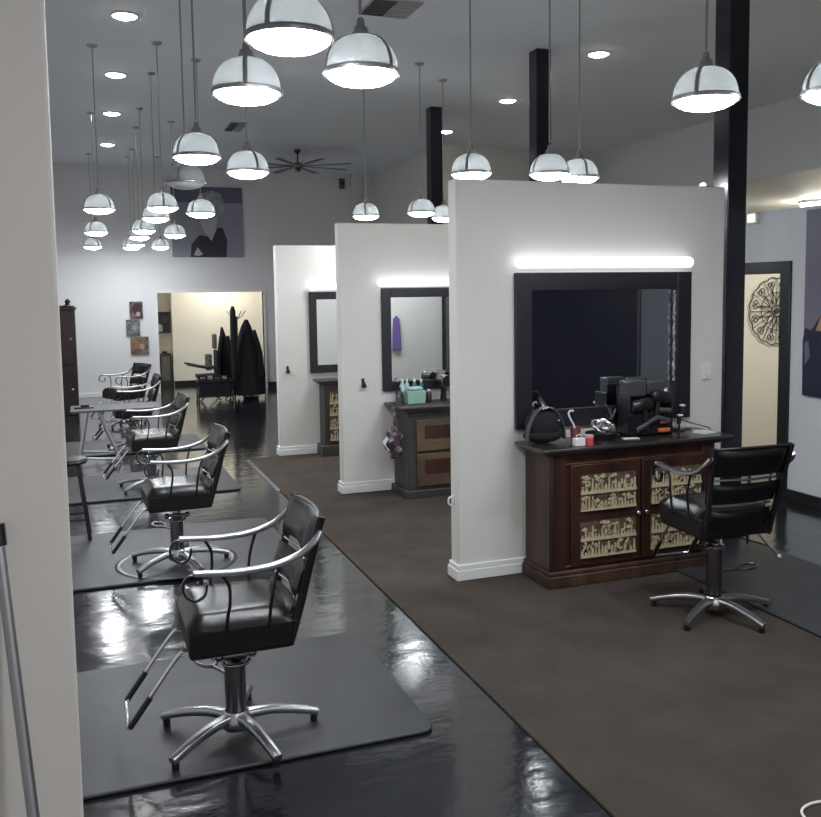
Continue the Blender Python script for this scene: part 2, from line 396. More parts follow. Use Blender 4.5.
# downlights
def make_down():
    t = thing('recessed_downlight', (0, 0, CEIL), 'x', 'downlight', 'round recessed downlights')
    MB().lathe([(.105, 0), (.105, -.01), (.092, -.014), (.088, 0)], 28).build('trim_ring', M_whiteplastic, t, smooth=40)
    MB().lathe([(.090, -.008), (.06, -.026), (.0, -.034)], 28).build('lit_lens', M_dl, t, smooth=60)
    return t
D0 = make_down()
for i, (x, y, lab) in enumerate((
  (.40, 7.40, 'lit round downlight at the top left, largest of the left row'),
  (.40, 9.35, 'lit round downlight, second from the top of the left row'),
  (.42, 11.30, 'lit round downlight, third from the top of the left row'),
  (.43, 13.60, 'lit round downlight, lowest and smallest of the left row'),
  (4.55, 7.28, 'lit round downlight right of the middle black column'),
  (4.64, 9.33, 'lit round downlight between the middle and farthest black columns'),
  (4.70, 11.33, 'lit round downlight beside the farthest black column'))):
    o = D0 if i == 0 else copy_tree(D0); o.location = (x, y, CEIL); o['label'] = lab
for x, y in ((.40, 5.2), (4.55, 5.2), (.4, 1.2), (2.4, -.2)):
    pass

# vents
def vent(x0, y0, x1, y1, lab):
    t = thing('ceiling_vent', ((x0 + x1) / 2, (y0 + y1) / 2, CEIL), lab, 'air vent')
    w, h = (x1 - x0) / 2, (y1 - y0) / 2
    MB().box(-w, -h, -.012, w, h, -.001).build('frame', M_vent, t, bevel=.004)
    n = 7
    for k in range(n):
        yy = -h * .85 + 2 * h * .85 * k / (n - 1)
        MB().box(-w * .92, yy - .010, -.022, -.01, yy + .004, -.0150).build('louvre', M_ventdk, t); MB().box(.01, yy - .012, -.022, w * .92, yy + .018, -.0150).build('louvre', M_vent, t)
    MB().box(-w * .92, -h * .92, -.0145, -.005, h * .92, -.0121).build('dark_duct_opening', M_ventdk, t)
    return t
vent(2.10, 6.42, 2.50, 6.80, 'rectangular ceiling vent, half dark, cut by the top edge')
vent(1.84, 11.45, 2.06, 12.05, 'small ceiling vent above the left end of the fan')

# ceiling fan
t = thing('ceiling_fan', (3.14, 13.4, CEIL), 'dark eight-blade ceiling fan near the far wall', 'ceiling fan')
MB().cyl(0, 0, -.20, 0, .012, 10).build('down_rod', M_blackm, t, smooth=40)
MB().lathe([(.02, -.06), (.05, -.03), (.055, 0)], 16).build('canopy', M_blackm, t, smooth=40)
MB().lathe([(.0, -.30), (.05, -.295), (.085, -.26), (.085, -.22), (.05, -.19), (.0, -.185)], 20).build('motor', M_dchrome, t, smooth=50)
MB().lathe([(.0, -.33), (.035, -.325), (.045, -.30), (0, -.30)], 16).build('hub_cap', M_dchrome, t, smooth=50)
for k in range(8):
    a = 2 * PI * k / 8 + .2
    mb = MB().prism([(.07, -.018), (.16, -.03), (.80, -.055), (.84, -.03), (.84, .03), (.80, .045), (.16, .03), (.07, .018)], 'z', -.246, -.238)
    mb.xf(Matrix.Rotation(a, 4, 'Z') @ Matrix.Translation((0, 0, 0)) @ Matrix.Rotation(R(3), 4, 'X'))
    mb.build('blade', M_fan, t)

# ------------------------------------------------------------------ salon chair
def pad(mb, zc0, zc1, w0, w1, x0, x1, th, cv=.03, nu=12, nv=6):
    n0 = len(mb.v); rows = []
    for side in (1, -1):
        for j in range(nv + 1):
            v = j / nv * 2 - 1
            for i in range(nu + 1):
                u = i / nu * 2 - 1
                tt = (j / nv); z = zc0 + (zc1 - zc0) * tt; w = w0 + (w1 - w0) * tt; x = x0 + (x1 - x0) * tt
                k = max(0, (1 - abs(u) ** 6)) ** .5 * max(0, (1 - abs(v) ** 6)) ** .5
                mb.v.append((x - cv * u * u - side * th / 2 * k, u * w / 2, z))
    m = (nu + 1) * (nv + 1)
    for s_ in (0, 1):
        for j in range(nv):
            for i in range(nu):
                a = n0 + s_ * m + j * (nu + 1) + i
                mb.f.append((a, a + 1, a + nu + 2, a + nu + 1))
def make_chair(label, group):
    t = thing('salon_chair', (0, 0, 0), label, 'salon chair', group)     # faces -X
    # base
    MB().lathe([(.0, .03), (.05, .03), (.062, .045), (.062, .07), (.050, .09), (.043, .10)], 24).build('base_hub', M_alu, t, smooth=40)
    for k in range(5):
        a = 2 * PI * k / 5; d = Vector((math.cos(a), math.sin(a), 0)); s = d.cross(Vector((0, 0, 1)))
        pts = crv([d * .03 + Vector((0, 0, .075)), d * .12 + Vector((0, 0, .078)), d * .22 + Vector((0, 0, .062)), d * .315 + Vector((0, 0, .036))], 5)
        n = len(pts); rd = [(.024 - .007 * i / n, .018 - .005 * i / n) for i in range(n)]
        lg = MB().tube(pts, 0, 12, flat=s, rads=rd).build('leg', M_alu, t, smooth=50)
        MB().cyl(d.x * .30, d.y * .30, .0, .03, .014, 12).build('foot_cap', M_blackplastic, lg, smooth=40)
    MB().cyl(0, 0, .09, .29, .040, 28).build('hydraulic_column', M_dchrome, t, smooth=40)
    MB().lathe([(.026, .29), (.048, .292), (.048, .305), (.028, .31), (.028, .375)], 24).build('column_collar', M_chrome, t, smooth=40)
    mb = MB().tube([(-.062, -.035, .325), (.062, -.035, .325)], .011, 10)
    for x in (-.062, .062): mb.ball((x, -.035, .325), .018, 10, 8)
    mb.tube(crv([(-.05, -.05, .31), (-.035, -.06, .295), (.03, -.06, .295), (.05, -.05, .31)], 4), .007, 8)
    mb.build('swivel_lock', M_dchrome, t, smooth=50)
    a0 = R(107); lx, ly = math.cos(a0), math.sin(a0)
    mb = MB().tube(crv([(lx * .03, ly * .03, .20), (lx * .08, ly * .08, .212), (lx * .15, ly * .15, .205), (lx * .20, ly * .20, .20)], 4), .007, 8)
    mb.tube([(lx * (.27 + .07 * math.cos(a)) - ly * .035 * math.sin(a), ly * (.27 + .07 * math.cos(a)) + lx * .035 * math.sin(a), .20) for a in [2 * PI * k / 18 for k in range(18)]], .008, 8, closed=True)
    mb.build('pump_lever', M_dchrome, t, smooth=50)
    MB().box(-.12, -.10, .37, .13, .10, .3915).build('seat_plate', M_blackm, t, bevel=.005)
    # seat
    MB().box(-.185, -.21, .392, .185, .21, .50).build('seat_box', M_leathb, t, bevel=.015, seg=3)
    mb = MB(); n0 = 10
    nu = nv = 12
    for j in range(nv + 1):
        for i in range(nu + 1):
            u = i / nu * 2 - 1; v = j / nv * 2 - 1
            k = max(0, 1 - abs(u) ** 5) ** .4 * max(0, 1 - abs(v) ** 5) ** .4
            mb.v.append((.005 + u * .195, v * .212, .49 + .055 * k + (.006 if u < -.5 else 0)))
    for j in range(nv):
        for i in range(nu):
            a = j * (nu + 1) + i; mb.f.append((a, a + 1, a + nu + 2, a + nu + 1))
    c = len(mb.v)
    mb.build('seat_cushion', M_leather, t, smooth=70)
    for x in (-.155, .16):
        pass
    # back: two black side rails, three pads, bright connecting clips
    def bx(z): return .178 + (z - .42) * .30
    for sy in (-1, 1):
        pts = crv([(bx(.42) - .006, sy * .185, .395), (bx(.55), sy * .19, .55), (bx(.70) - .01, sy * .202, .70), (bx(.86) - .016, sy * .214, .862)], 6)
        MB().tube(pts, 0, 10, flat=(0, 1, 0), rads=[(.009, .016)] * len(pts)).build('back_rail', M_blackm, t, smooth=50)
    for z0, z1, w0, w1, th in ((.41, .535, .37, .385, .05), (.57, .675, .39, .41, .05), (.712, .858, .40, .425, .058)):
        mb = MB(); pad(mb, z0, z1, w0, w1, bx(z0), bx(z1), th)
        mb.build('back_pad', M_leather, t, smooth=75)
    for zc in (.56, .695):
        for y in (-.12, 0, .12):
            pass
        MB().tube([(bx(zc) - .02, -.17, zc), (bx(zc) + .004, 0, zc), (bx(zc) - .02, .17, zc)], .006, 8).build('back_cross_bar', M_chrome, t, smooth=50)
    pts = crv([(bx(.858) - .026, -.212, .852), (bx(.858) - .004, -.12, .857), (bx(.858) + .004, 0, .858), (bx(.858) - .004, .12, .857), (bx(.858) - .026, .212, .852)], 5)
    MB().tube(pts, .0075, 8).build('top_piping', M_blackplastic, t, smooth=50)
    # arms
    for sy in (-1, 1):
        y = sy * .235
        P = [(.285, sy * .222, .81), (.257, y, .776), (.20, y, .737), (.118, y, .712), (.03, y, .704), (-.06, y, .705), (-.165, y, .714)]
        pts = crv(P, 6)
        arm = MB().tube(pts, 0, 12, flat=(0, 1, 0), rads=[(.019, .009)] * len(pts)).build('armrest', M_alu, t, smooth=50)
        sc = crv([(-.16, y, .708), (-.19, y, .70), (-.202, y, .668), (-.19, y, .635), (-.16, y, .618), (-.13, y, .632), (-.12, y, .672)], 5)
        MB().tube(sc, 0, 8, flat=(0, 1, 0), rads=[(.009, .0045)] * len(sc)).build('scroll_end', M_blackm, arm, smooth=50)
        for P in ([(-.07, y, .70), (-.045, y, .655), (-.043, y, .60), (-.052, y * .94, .53), (-.052, y * .90, .47)], [(.135, y, .71), (.118, y, .66), (.105, y, .60), (.098, y * .94, .53), (.098, y * .90, .47)]):
            MB().tube(crv(P, 5), .0062, 8).build('arm_support', M_blackm, arm, smooth=50)
    # foot rest
    U = [(-.05, -.115, .398), (-.18, -.115, .395), (-.225, -.115, .372), (-.385, -.115, .155)]
    V = [(x, -y, z) for x, y, z in U][::-1]
    fr = MB().tube(crv(U, 5)[:-1] + [(-.388, -.11, .150), (-.392, -.10, .144), (-.392, .10, .144), (-.388, .11, .150)] + crv(V, 5)[1:], .0075, 10).build('footrest', M_chrome, t, smooth=50)
    for sy in (-1, 1):
        MB().tube([(-.315, sy * .115, .25), (-.388, sy * .115, .151)], .0115, 10).build('foot_grip', M_blackplastic, fr, smooth=40)
    return t
GR = 'black salon chairs in the left row'
CH = make_chair('nearest black salon chair with chrome arms on a grey rubber mat', GR)
spots = [(.481, 3.29, 0, 0, None), (.49, 5.60, 2, 0, 'second nearest salon chair of the left row, black with chrome arms'),
         (.505, 7.95, 4, 0, 'third salon chair of the left row, behind the second and beside the white table'),
         (.455, 10.15, 3, 0, 'fourth salon chair of the left row, mostly hidden by the third'),
         (.44, 12.1, 24, 0, 'farthest salon chair of the left row, in front of the white far wall')]
for i, (x, y, rz, z, lab) in enumerate(spots):
    o = CH if i == 0 else copy_tree(CH)
    o.location = (x, y, .016 if i < 4 else 0); o.rotation_euler.z = R(rz)
    o.scale.z = (1, .97, .925, .925, .925)[i]
    if lab: o['label'] = lab
CR = copy_tree(CH); CR.location = (2.985, 3.66, .008); CR.rotation_euler.z = R(-94)
for c in CR.children:                         # this chair is pumped up higher
    n = c.name.split('.')[0]
    if n == 'leg': c.rotation_euler.z = R(13)
    elif n == 'hydraulic_column': c.scale.z = 1.21
    elif n not in ('base_hub', 'pump_lever'): c.location.z = .06
CR['label'] = 'black salon chair seen from behind in front of the carved wooden cabinet'; del CR['group']

# ------------------------------------------------------------------ mirrors and vanity lights
def mirror(x0, x1, y, z0, z1, fw, lab):
    t = thing('wall_mirror', ((x0 + x1) / 2, y, z0), lab, 'mirror', 'black framed wall mirrors')
    w = (x1 - x0) / 2; h = z1 - z0
    MB().box(-w, -.03, 0, -w + fw, -.002, h).box(w - fw, -.03, 0, w, -.002, h).box(-w + fw, -.03, 0, w - fw, -.002, fw).box(-w + fw, -.03, h - fw, w - fw, -.002, h).build('frame', M_frame, t, bevel=.004)
    MB().box(-w + fw * .9, -.014, fw * .9, w - fw * .9, -.004, h - fw * .9).build('glass', M_mirror, t)
def bar(x0, x1, y, z, lab):
    t = thing('vanity_light', ((x0 + x1) / 2, y, z), lab, 'wall light', 'lit tube lights above the mirrors'); w = (x1 - x0) / 2
    MB().box(-w * .96, -.02, -.02, w * .96, -.002, .02).build('backplate', M_whiteplastic, t, bevel=.003)
    MB().tube([(-w, -.045, 0), (-w + .01, -.045, 0), (w - .01, -.045, 0), (w, -.045, 0)], 0, 16, rads=[.024, .032, .032, .024]).build('lit_tube', M_tube, t, smooth=50)
mirror(2.345, 3.565, 4.65, .872, 1.785, .105, 'wide dark mirror in a black frame on the nearest partition')
mirror(2.34, 3.56, 7.09, .855, 1.72, .08, 'black framed mirror on the middle partition above the drawer cabinet')
mirror(2.197, 3.40, 9.05, .858, 1.70, .08, 'black framed mirror on the farthest partition, half hidden')
bar(2.345, 3.545, 4.65, 1.842, 'lit white tube light above the wide dark mirror on the nearest partition')
bar(2.31, 3.50, 7.09, 1.765, 'lit white tube light above the mirror on the middle partition')
bar(2.205, 3.35, 9.05, 1.752, 'lit white tube light above the mirror on the farthest partition')

# ------------------------------------------------------------------ cabinets
def fret(par, x0, x1, z0, z1, y, m=M_fret, seed=1):
    rd = random.Random(seed)
    p = MB().box(x0, y - .004, z0, x1, y + .004, z1).build('carved_panel', M_fretbg, par)
    mb = MB(); zm = z0 + (z1 - z0) * .52
    mb.box(x0, y - .012, zm - .010, x1, y - .004, zm + .006)
    mb.box(x0, y - .012, z0, x1, y - .004, z0 + .012)
    n = max(8, int((x1 - x0) / .021))
    for row in (0, 1):
        a = z0 + .012 if row == 0 else zm + .006; b = zm - .01 if row == 0 else z1
        for k in range(n):
            xc = x0 + (k + .5) * (x1 - x0) / n; hh = (b - a) * rd.uniform(.45, .98); w = (x1 - x0) / n * rd.uniform(.25, .45)
            if rd.random() < .25: hh *= .4
            mb.prism([(xc - w, a), (xc + w, a), (xc + w * rd.uniform(.2, 1.1), a + hh * .55), (xc + w * .5, a + hh), (xc - w * .4, a + hh * .9), (xc - w * rd.uniform(.2, 1.1), a + hh * .5)], 'y', y - .011, y - .004)
        for k in range(n + 4):
            xc = rd.uniform(x0 + .015, x1 - .015); zc = rd.uniform(a, b - .012)
            q = rd.uniform(.7, 1.5); mb.prism([(xc - .013 * q, zc), (xc, zc - .006 * q), (xc + .013 * q, zc + .003), (xc + .004, zc + .012 * q), (xc - .006 * q, zc + .009)], 'y', y - .011, y - .004)
    mb.build('fretwork', m, p)
# nearest cabinet
fy = 4.33
t = thing('wooden_cabinet', (3.0, 4.49, .008), 'dark cherry wood cabinet with carved cream door panels under the wide mirror', 'cabinet')
def L(x, y, z): return (x - 3.0, y - 4.49, z - .008)
def lb(mb, x0, y0, z0, x1, y1, z1): return mb.box(*L(x0, y0, z0), *L(x1, y1, z1))
lb(MB(), 2.405, fy, .09, 3.51, 4.628, .76).build('body', M_wood, t, bevel=.006)
lb(lb(MB(), 2.38, fy - .03, .008, 3.53, 4.628, .075), 2.39, fy - .02, .0755, 3.52, 4.628, .10).build('plinth', M_wood2, t, bevel=.006)
lb(MB(), 2.37, fy - .03, .7605, 3.55, 4.628, .782).build('cornice', M_wood, t, bevel=.008)
lb(MB(), 2.335, fy - .055, .7825, 3.62, 4.63, .806).build('counter_top', M_ctop, t, bevel=.008, seg=3)
for x0, x1, seed in ((2.53, 2.985, 1), (3.0, 3.44, 5)):
    d = lb(MB(), x0, fy - .018, .12, x1, fy - .001, .70).build('door', M_wood, t, bevel=.004)
    for z0, z1, s2 in ((.435, .64, 0), (.165, .37, 1)):
        c = MB(); fret(t, *[v - 3.0 for v in (x0 + .055, x1 - .035)], z0 - .008, z1 - .008, fy - .023 - 4.49, seed=seed + s2)
    for ch in list(t.children):
        if ch.name.startswith('carved_panel') and ch.parent == t: pass
    kx = x1 - .02 if seed == 1 else x0 + .02
    MB().ball(L(kx - (.0 if seed == 1 else 0), fy - .032, .395), .014, 12, 8).build('knob', M_chrome, d, smooth=60)
for zz in (.115, .70):
    lb(MB(), 2.50, fy - .012, zz, 3.49, fy - .001, zz + .012).build('moulding', M_wood2, t, bevel=.003)
for x0 in (2.41, 3.42):
    lb(MB(), x0, fy - .015, .10, x0 + .09, fy - .001, .76).build('corner_post', M_wood, t, bevel=.005)
# middle cabinet, drawers
t = thing('drawer_cabinet', (3.0, 6.87, .008), 'charcoal cabinet with worn brown drawer fronts at the middle partition', 'cabinet')
def L2(mb, x0, y0, z0, x1, y1, z1): return mb.box(x0 - 3.0, y0 - 6.87, z0 - .008, x1 - 3.0, y1 - 6.87, z1 - .008)
fy = 6.72
L2(MB(), 2.43, fy, .07, 3.56, 7.068, .715).build('body', M_greywood, t, bevel=.006)
L2(MB(), 2.40, fy - .03, .008, 3.59, 7.07, .07).build('plinth', M_greywood, t, bevel=.006)
L2(L2(MB(), 2.39, fy - .035, .7155, 3.60, 7.068, .74), 2.34, fy - .06, .7405, 3.63, 7.068, .762).build('counter_top', M_greywood, t, bevel=.006)
for x0, x1 in ((2.50, 2.98), (3.02, 3.49)):
    for z0, z1 in ((.39, .645), (.10, .365)):
        d = L2(MB(), x0, fy - .02, z0, x1, fy - .001, z1).build('drawer', M_drawer, t, bevel=.004)
        L2(MB(), x0 + .07, fy - .024, z0 + .10, x1 - .05, fy - .0205, z1 - .045).build('inset_panel', M_wood, d, bevel=.003)
# far cabinet
t = thing('carved_cabinet', (2.9, 9.0, .008), 'grey cabinet with pale ornate carved panels at the farthest partition', 'cabinet')
def L3(mb, x0, y0, z0, x1, y1, z1): return mb.box(x0 - 2.9, y0 - 9.0, z0 - .008, x1 - 2.9, y1 - 9.0, z1 - .008)
fy = 8.83
L3(MB(), 2.285, fy, .10, 3.35, 9.028, .75).build('body', M_greywood, t, bevel=.006)
L3(MB(), 2.25, fy - .03, .008, 3.38, 9.03, .12).build('plinth', M_greywood, t, bevel=.006)
L3(L3(MB(), 2.25, fy - .03, .7505, 3.38, 9.028, .775), 2.215, fy - .05, .7755, 3.40, 9.028, .80).build('counter_top', M_greywood, t, bevel=.006)
L3(MB(), 2.315, fy - .015, .14, 2.80, fy - .001, .71).build('door', M_wood2, t, bevel=.004)
for z0, z1, s in ((.42, .67, 11), (.16, .41, 13)):
    fret(t, 2.335 - 2.9, 2.62 - 2.9, z0, z1, fy - .02 - 9.0, seed=s)

# ------------------------------------------------------------------ things on the nearest cabinet
ZC = .806
t = thing('salon_bag', (2.455, 4.50, ZC), 'rounded black bag with an arched handle at the left end of the cabinet top', 'bag')
MB().ball((0, 0, .09), (.105, .07, .088), 24, 14).ball((.0, 0, .042), (.115, .075, .04), 24, 10).build('bag_body', M_darkfabric, t, smooth=80)
for yy in (-.03,): MB().tube([(.11 * math.cos(a), yy, .02 + .165 * math.sin(a)) for a in [PI * k / 20 for k in range(21)]], 0, 8, flat=(0, 1, 0), rads=[(.018, .005)] * 21).build('handle', M_greyplastic, t, smooth=50)
MB().tube([(-.03, -.05, .176), (.0, -.05, .184), (.04, -.05, .176)], .005, 8).build('handle_clip', M_chrome, t, smooth=50)
MB().cyl(.06, -.06, .115, .125, .014, 12).build('button', M_chrome, t)
t.scale = (1.08, 1.05, 1.15)
t = thing('comb_cup', (2.62, 4.42, ZC), 'red-brown cup holding a white hooked comb, right of the black bag', 'cup')
MB().lathe([(.0, 0), (.026, 0), (.030, .09), (.026, .09), (.022, .01)], 20).build('cup_body', M_redbrown, t, smooth=40)
MB().tube(crv([(.0, 0, .03), (-.01, 0, .10), (-.035, 0, .145), (-.045, 0, .175), (-.03, 0, .19), (-.015, 0, .185)], 5), .006, 8).build('comb', M_whiteplastic, t, smooth=50)
t = thing('white_jar', (2.592, 4.335, ZC), 'small white box standing left of the pink-red jar', 'box'); MB().box(-.032, -.02, 0, .032, .02, .044).build('jar_body', M_whiteplastic, t, bevel=.004)
MB().tube([(.0 + .018 * math.cos(a), 0, .05 + .014 * math.sin(a)) for a in [PI * k / 8 for k in range(9)]], .003, 6).build('loop_handle', M_whiteplastic, t)
t = thing('pink_jar', (2.660, 4.34, ZC), 'small pink-red jar with a pale lid beside the white box', 'jar')
MB().cyl(0, 0, 0, .042, .026, 20).build('jar_body', M_red, t, smooth=40); MB().cyl(0, 0, .0425, .056, .027, 20).build('lid', mat('pale_pink', (.6, .35, .33), .4), t, smooth=40)
t = thing('chrome_dish', (2.83, 4.47, ZC), 'oval chrome dish with coiled clips in the middle of the cabinet top', 'dish')
MB().lathe([(.0, .0), (.06, .0), (.082, .03), (.08, .03), (.055, .006), (0, .006)], 28).build('dish', M_dchrome, t, smooth=50)
rd = random.Random(3)
for k in range(7):
    a = rd.uniform(0, 6.28); q = rd.uniform(0, .045); cx, cy = q * math.cos(a), q * math.sin(a); tl = rd.uniform(-.5, .5)
    MB().tube([(cx + .026 * math.cos(w), cy + .018 * math.sin(w), .045 + .012 * k / 3 + .014 * math.sin(w + tl)) for w in [2 * PI * i / 14 for i in range(14)]], .006, 6, closed=True).build('coiled_clip', M_alu, t, smooth=50)
t.scale = (1.25, 1.2, 1.35)
t = thing('lid_tray', (2.99, 4.42, ZC), 'flat pale card lying right of the chrome dish', 'card'); MB().box(-.05, -.02, 0, .05, .02, .004, R(-12)).build('card_sheet', M_paper, t)
t = thing('tool_caddy', (3.16, 4.52, ZC), 'black hair tool caddy full of dryers and irons in front of the mirror', 'tool holder')
MB().box(-.14, -.07, 0, .13, .07, .012).box(-.14, .05, 0, .13, .07, .21).box(-.14, -.07, .0, -.13, .07, .17).box(.12, -.07, 0, .13, .07, .17).box(-.14, -.07, 0, .13, -.06, .10).box(-.005, -.07, 0, .005, .07, .15).build('holder_body', M_blackplastic, t, bevel=.004)
MB().box(-.135, -.03, .165, -.01, .05, .235).build('top_box', M_greyplastic, t, bevel=.008)
MB().box(-.0, -.02, .17, .125, .05, .228).build('top_box', M_greyplastic, t, bevel=.008)
for cx, cz, tl, sg in ((-.07, .13, .5, 1), (.05, .16, -.4, -1)):
    h = MB().tube([(cx - .05 * sg, -.075, cz + .0), (cx - .03 * sg, -.08, cz + .0), (cx + .045 * sg, -.08, cz + .01), (cx + .06 * sg, -.08, cz + .01)], 0, 16, rads=[.022, .026, .028, .02]).build('hair_dryer', M_blackplastic, t, smooth=50)
    MB().tube([(cx - .055 * sg, -.075, cz), (cx - .05 * sg, -.075, cz)], .021, 16).build('nozzle_ring', M_alu, h, smooth=40)
    MB().tube([(cx + .02 * sg, -.08, cz - .01), (cx + .03 * sg, -.08, cz - .10)], .013, 10).build('dryer_handle', M_blackplastic, h, smooth=40)
MB().tube([(.03, -.085, .11), (.10, -.09, .105)], .012, 10).build('flat_iron', M_alu, t, smooth=40)
MB().tube([(-.10, -.085, .03), (.02, -.09, .08), (.10, -.085, .06)], .011, 10).build('curling_wand', M_greyplastic, t, smooth=40)
MB().box(.03, -.095, .015, .10, -.075, .032).build('orange_grip', M_orange, t, bevel=.004)
MB().box(.04, -.095, .05, .09, -.075, .062).build('orange_grip', M_redbrown, t, bevel=.004)
MB().ball((.09, -.06, .185), .016, 12, 8).build('chrome_knob', M_chrome, t, smooth=60)
t.scale = (1.15, 1, 1.42)
t = thing('clip_stand', (2.965, 4.58, ZC), 'chrome clips fanned out on a thin stand left of the tool caddy', 'stand')
MB().cyl(0, 0, 0, .15, .004, 8).cyl(0, 0, 0, .008, .025, 16).build('stand_rod', M_blackm, t)
for dx, dz, ex in ((-.05, .19, -.03), (-.02, .17, .01), (.02, .16, .04), (-.045, .12, -.02)):
    MB().tube([(0, 0, .10), (dx * .6, -.01, dz * .85), (dx, -.01, dz)], .005, 6).build('clip', M_alu, t, smooth=50)
t = thing('beaded_strand', (3.43, 4.612, 1.66), 'pale beaded strand hanging down the right side of the dark mirror frame', 'beads')
mb = MB()
for k in range(36): mb.ball((.003 * math.sin(k * 1.7), 0, -k * .0155), (.010 + .003 * math.sin(k * .9), .007, .009), 8, 6)
mb.build('beads', mat('pearl', (.42, .42, .42), .25, noise=((.18, .18, .2), 30, (1, 1, 1), .4, .6)), t, smooth=60)
t = thing('round_brush_rack', (3.43, 4.55, ZC), 'small dark rack with two white-capped brushes right of the tool caddy', 'brush rack')
MB().cyl(0, 0, 0, .01, .035, 20).cyl(0, 0, 0, .19, .006, 10).build('rack_post', M_blackplastic, t, smooth=40)
for z, x in ((.155, .005), (.095, -.01)):
    h = MB().tube([(x - .01, -.02, z - .05), (x, -.02, z)], .013, 12).build('brush', M_blackplastic, t, smooth=40)
    MB().ball((x, -.022, z + .004), (.021, .016, .009), 14, 8).build('white_cap', M_whiteplastic, h, smooth=60)
t = thing('paper_sheets', (3.52, 4.42, ZC), 'white paper sheets at the right end of the cabinet top', 'paper')
MB().box(-.06, -.045, 0, .06, .045, .004, R(15)).build('sheet', M_paper, t); MB().box(-.045, .0, .0045, .05, .06, .008, R(-8)).build('sheet', M_paper, t)
t = thing('folded_towel', (3.47, 4.605, ZC), 'rumpled pale towel against the partition beside the paper sheets', 'towel')
MB().ball((0, 0, .02), (.06, .03, .022), 16, 8).ball((.045, 0, .014), (.05, .028, .015), 14, 8).build('towel_cloth', mat('pale_towel', (.6, .58, .5), .9, bump=(60, .4)), t, smooth=70)
o = MB().tube(crv([(3.43, 4.60, .90), (3.48, 4.56, .862), (3.56, 4.50, .835), (3.61, 4.48, .818), (3.66, 4.58, .78), (3.68, 4.66, .70)], 8), .0035, 8).build('power_cord', M_blackplastic, smooth=50)
tag(o, 'thin black power cord draped over the right end of the cabinet top', 'cord')
# wall plate on P1, light on top, hook at the end
t = thing('outlet_plate', (3.70, 4.65, 1.155), 'white switch plate on the nearest partition right of the mirror', 'switch plate')
MB().box(-.036, -.008, -.055, .036, -.001, .055).build('plate', M_whiteplastic, t, bevel=.003); MB().box(-.012, -.016, -.045, .012, -.0085, -.012).build('plug', M_paper, t, bevel=.002)
MB().box(-.01, -.014, .012, .01, -.0085, .034).build('rocker', M_whiteplastic, t, bevel=.002)
t = thing('puck_light', (3.70, 4.70, 2.312), 'tiny white light on a dark plate on top of the nearest partition', 'light')
MB().box(-.045, -.03, 0, .06, .03, .006).build('plate', M_blackplastic, t); MB().ball((0, 0, .016), (.02, .02, .015), 14, 8).build('dome', mat('puck_lit', (.8, .8, .8), .4, emit=(1, 1, 1), es=1.2), t, smooth=60)
t = thing('cord_hook', (1.985, 4.715, .47), 'white cord hook on the end of the nearest partition', 'hook')
MB().box(-.006, -.012, -.02, -.001, .012, .03).build('hook_plate', M_whiteplastic, t); MB().tube(crv([(-.006, 0, .02), (-.03, 0, .015), (-.035, 0, -.015), (-.018, 0, -.03)], 5), .005, 8).build('hook_arm', M_whiteplastic, t, smooth=50)
for x, y, z, lab in ((2.17, 7.09, .925, 'black wall hook on the middle partition'), (1.96, 9.05, .895, 'black wall hook on the farthest partition')):
    t = thing('wall_hook', (x, y, z), lab, 'hook', 'black hooks on the partitions')
    MB().box(-.012, -.008, -.03, .012, -.001, .045).build('hook_plate', M_blackm, t, bevel=.003)
    MB().tube(crv([(0, -.008, -.005), (0, -.045, -.01), (0, -.05, .02)], 5), .007, 8).ball((0, -.03, -.012), .022, 12, 8).build('hook_arm', M_blackm, t, smooth=50)

# ------------------------------------------------------------------ things at the middle cabinet
Z2 = .762
t = thing('gift_box', (2.555, 6.88, Z2), 'mint green square box on the middle cabinet', 'box')
MB().box(-.08, -.045, 0, .08, .045, .11).build('box_body', M_mint, t, bevel=.006); MB().box(-.06, -.035, .1105, .06, .035, .14).build('box_top', M_lightteal, t, bevel=.012)
def bottle(x, y, h, r, m, cap, lab, grp=None, nm='spray_bottle'):
    t = thing(nm, (x, y, Z2), lab, 'bottle', grp)
    MB().lathe([(0, 0), (r, 0), (r, h * .72), (r * .5, h * .82), (r * .4, h * .86)], 18, (0, 0, 0)).build('bottle_body', m, t, smooth=50)
    MB().cyl(0, 0, h * .86, h, r * .5, 14).build('cap', cap, t, smooth=40)
    return t
bottle(2.485, 6.99, .20, .024, M_lightteal, M_whiteplastic, 'pale bottle with white cap, left of the teal ones on the middle cabinet')
bottle(2.54, 7.03, .20, .022, M_lightteal, M_whiteplastic, 'second pale bottle with white cap, right behind the mint box')
bottle(2.60, 7.01, .195, .024, M_teal, M_whiteplastic, 'left one of two dark teal bottles behind the mint box')
bottle(2.66, 7.01, .19, .022, M_teal, M_whiteplastic, 'right one of two dark teal bottles behind the mint box')
bottle(2.435, 6.93, .13, .03, M_blackplastic, M_blackplastic, 'short black bottle at the left end of the middle cabinet', nm='black_bottle')
bottle(2.39, 6.82, .085, .028, M_greyplastic, M_alu, 'low grey jar at the front left corner of the middle cabinet', nm='grey_jar')
bottle(2.69, 6.91, .11, .024, M_blackplastic, M_whiteplastic, 'small black bottle just right of the mint box', nm='black_bottle')
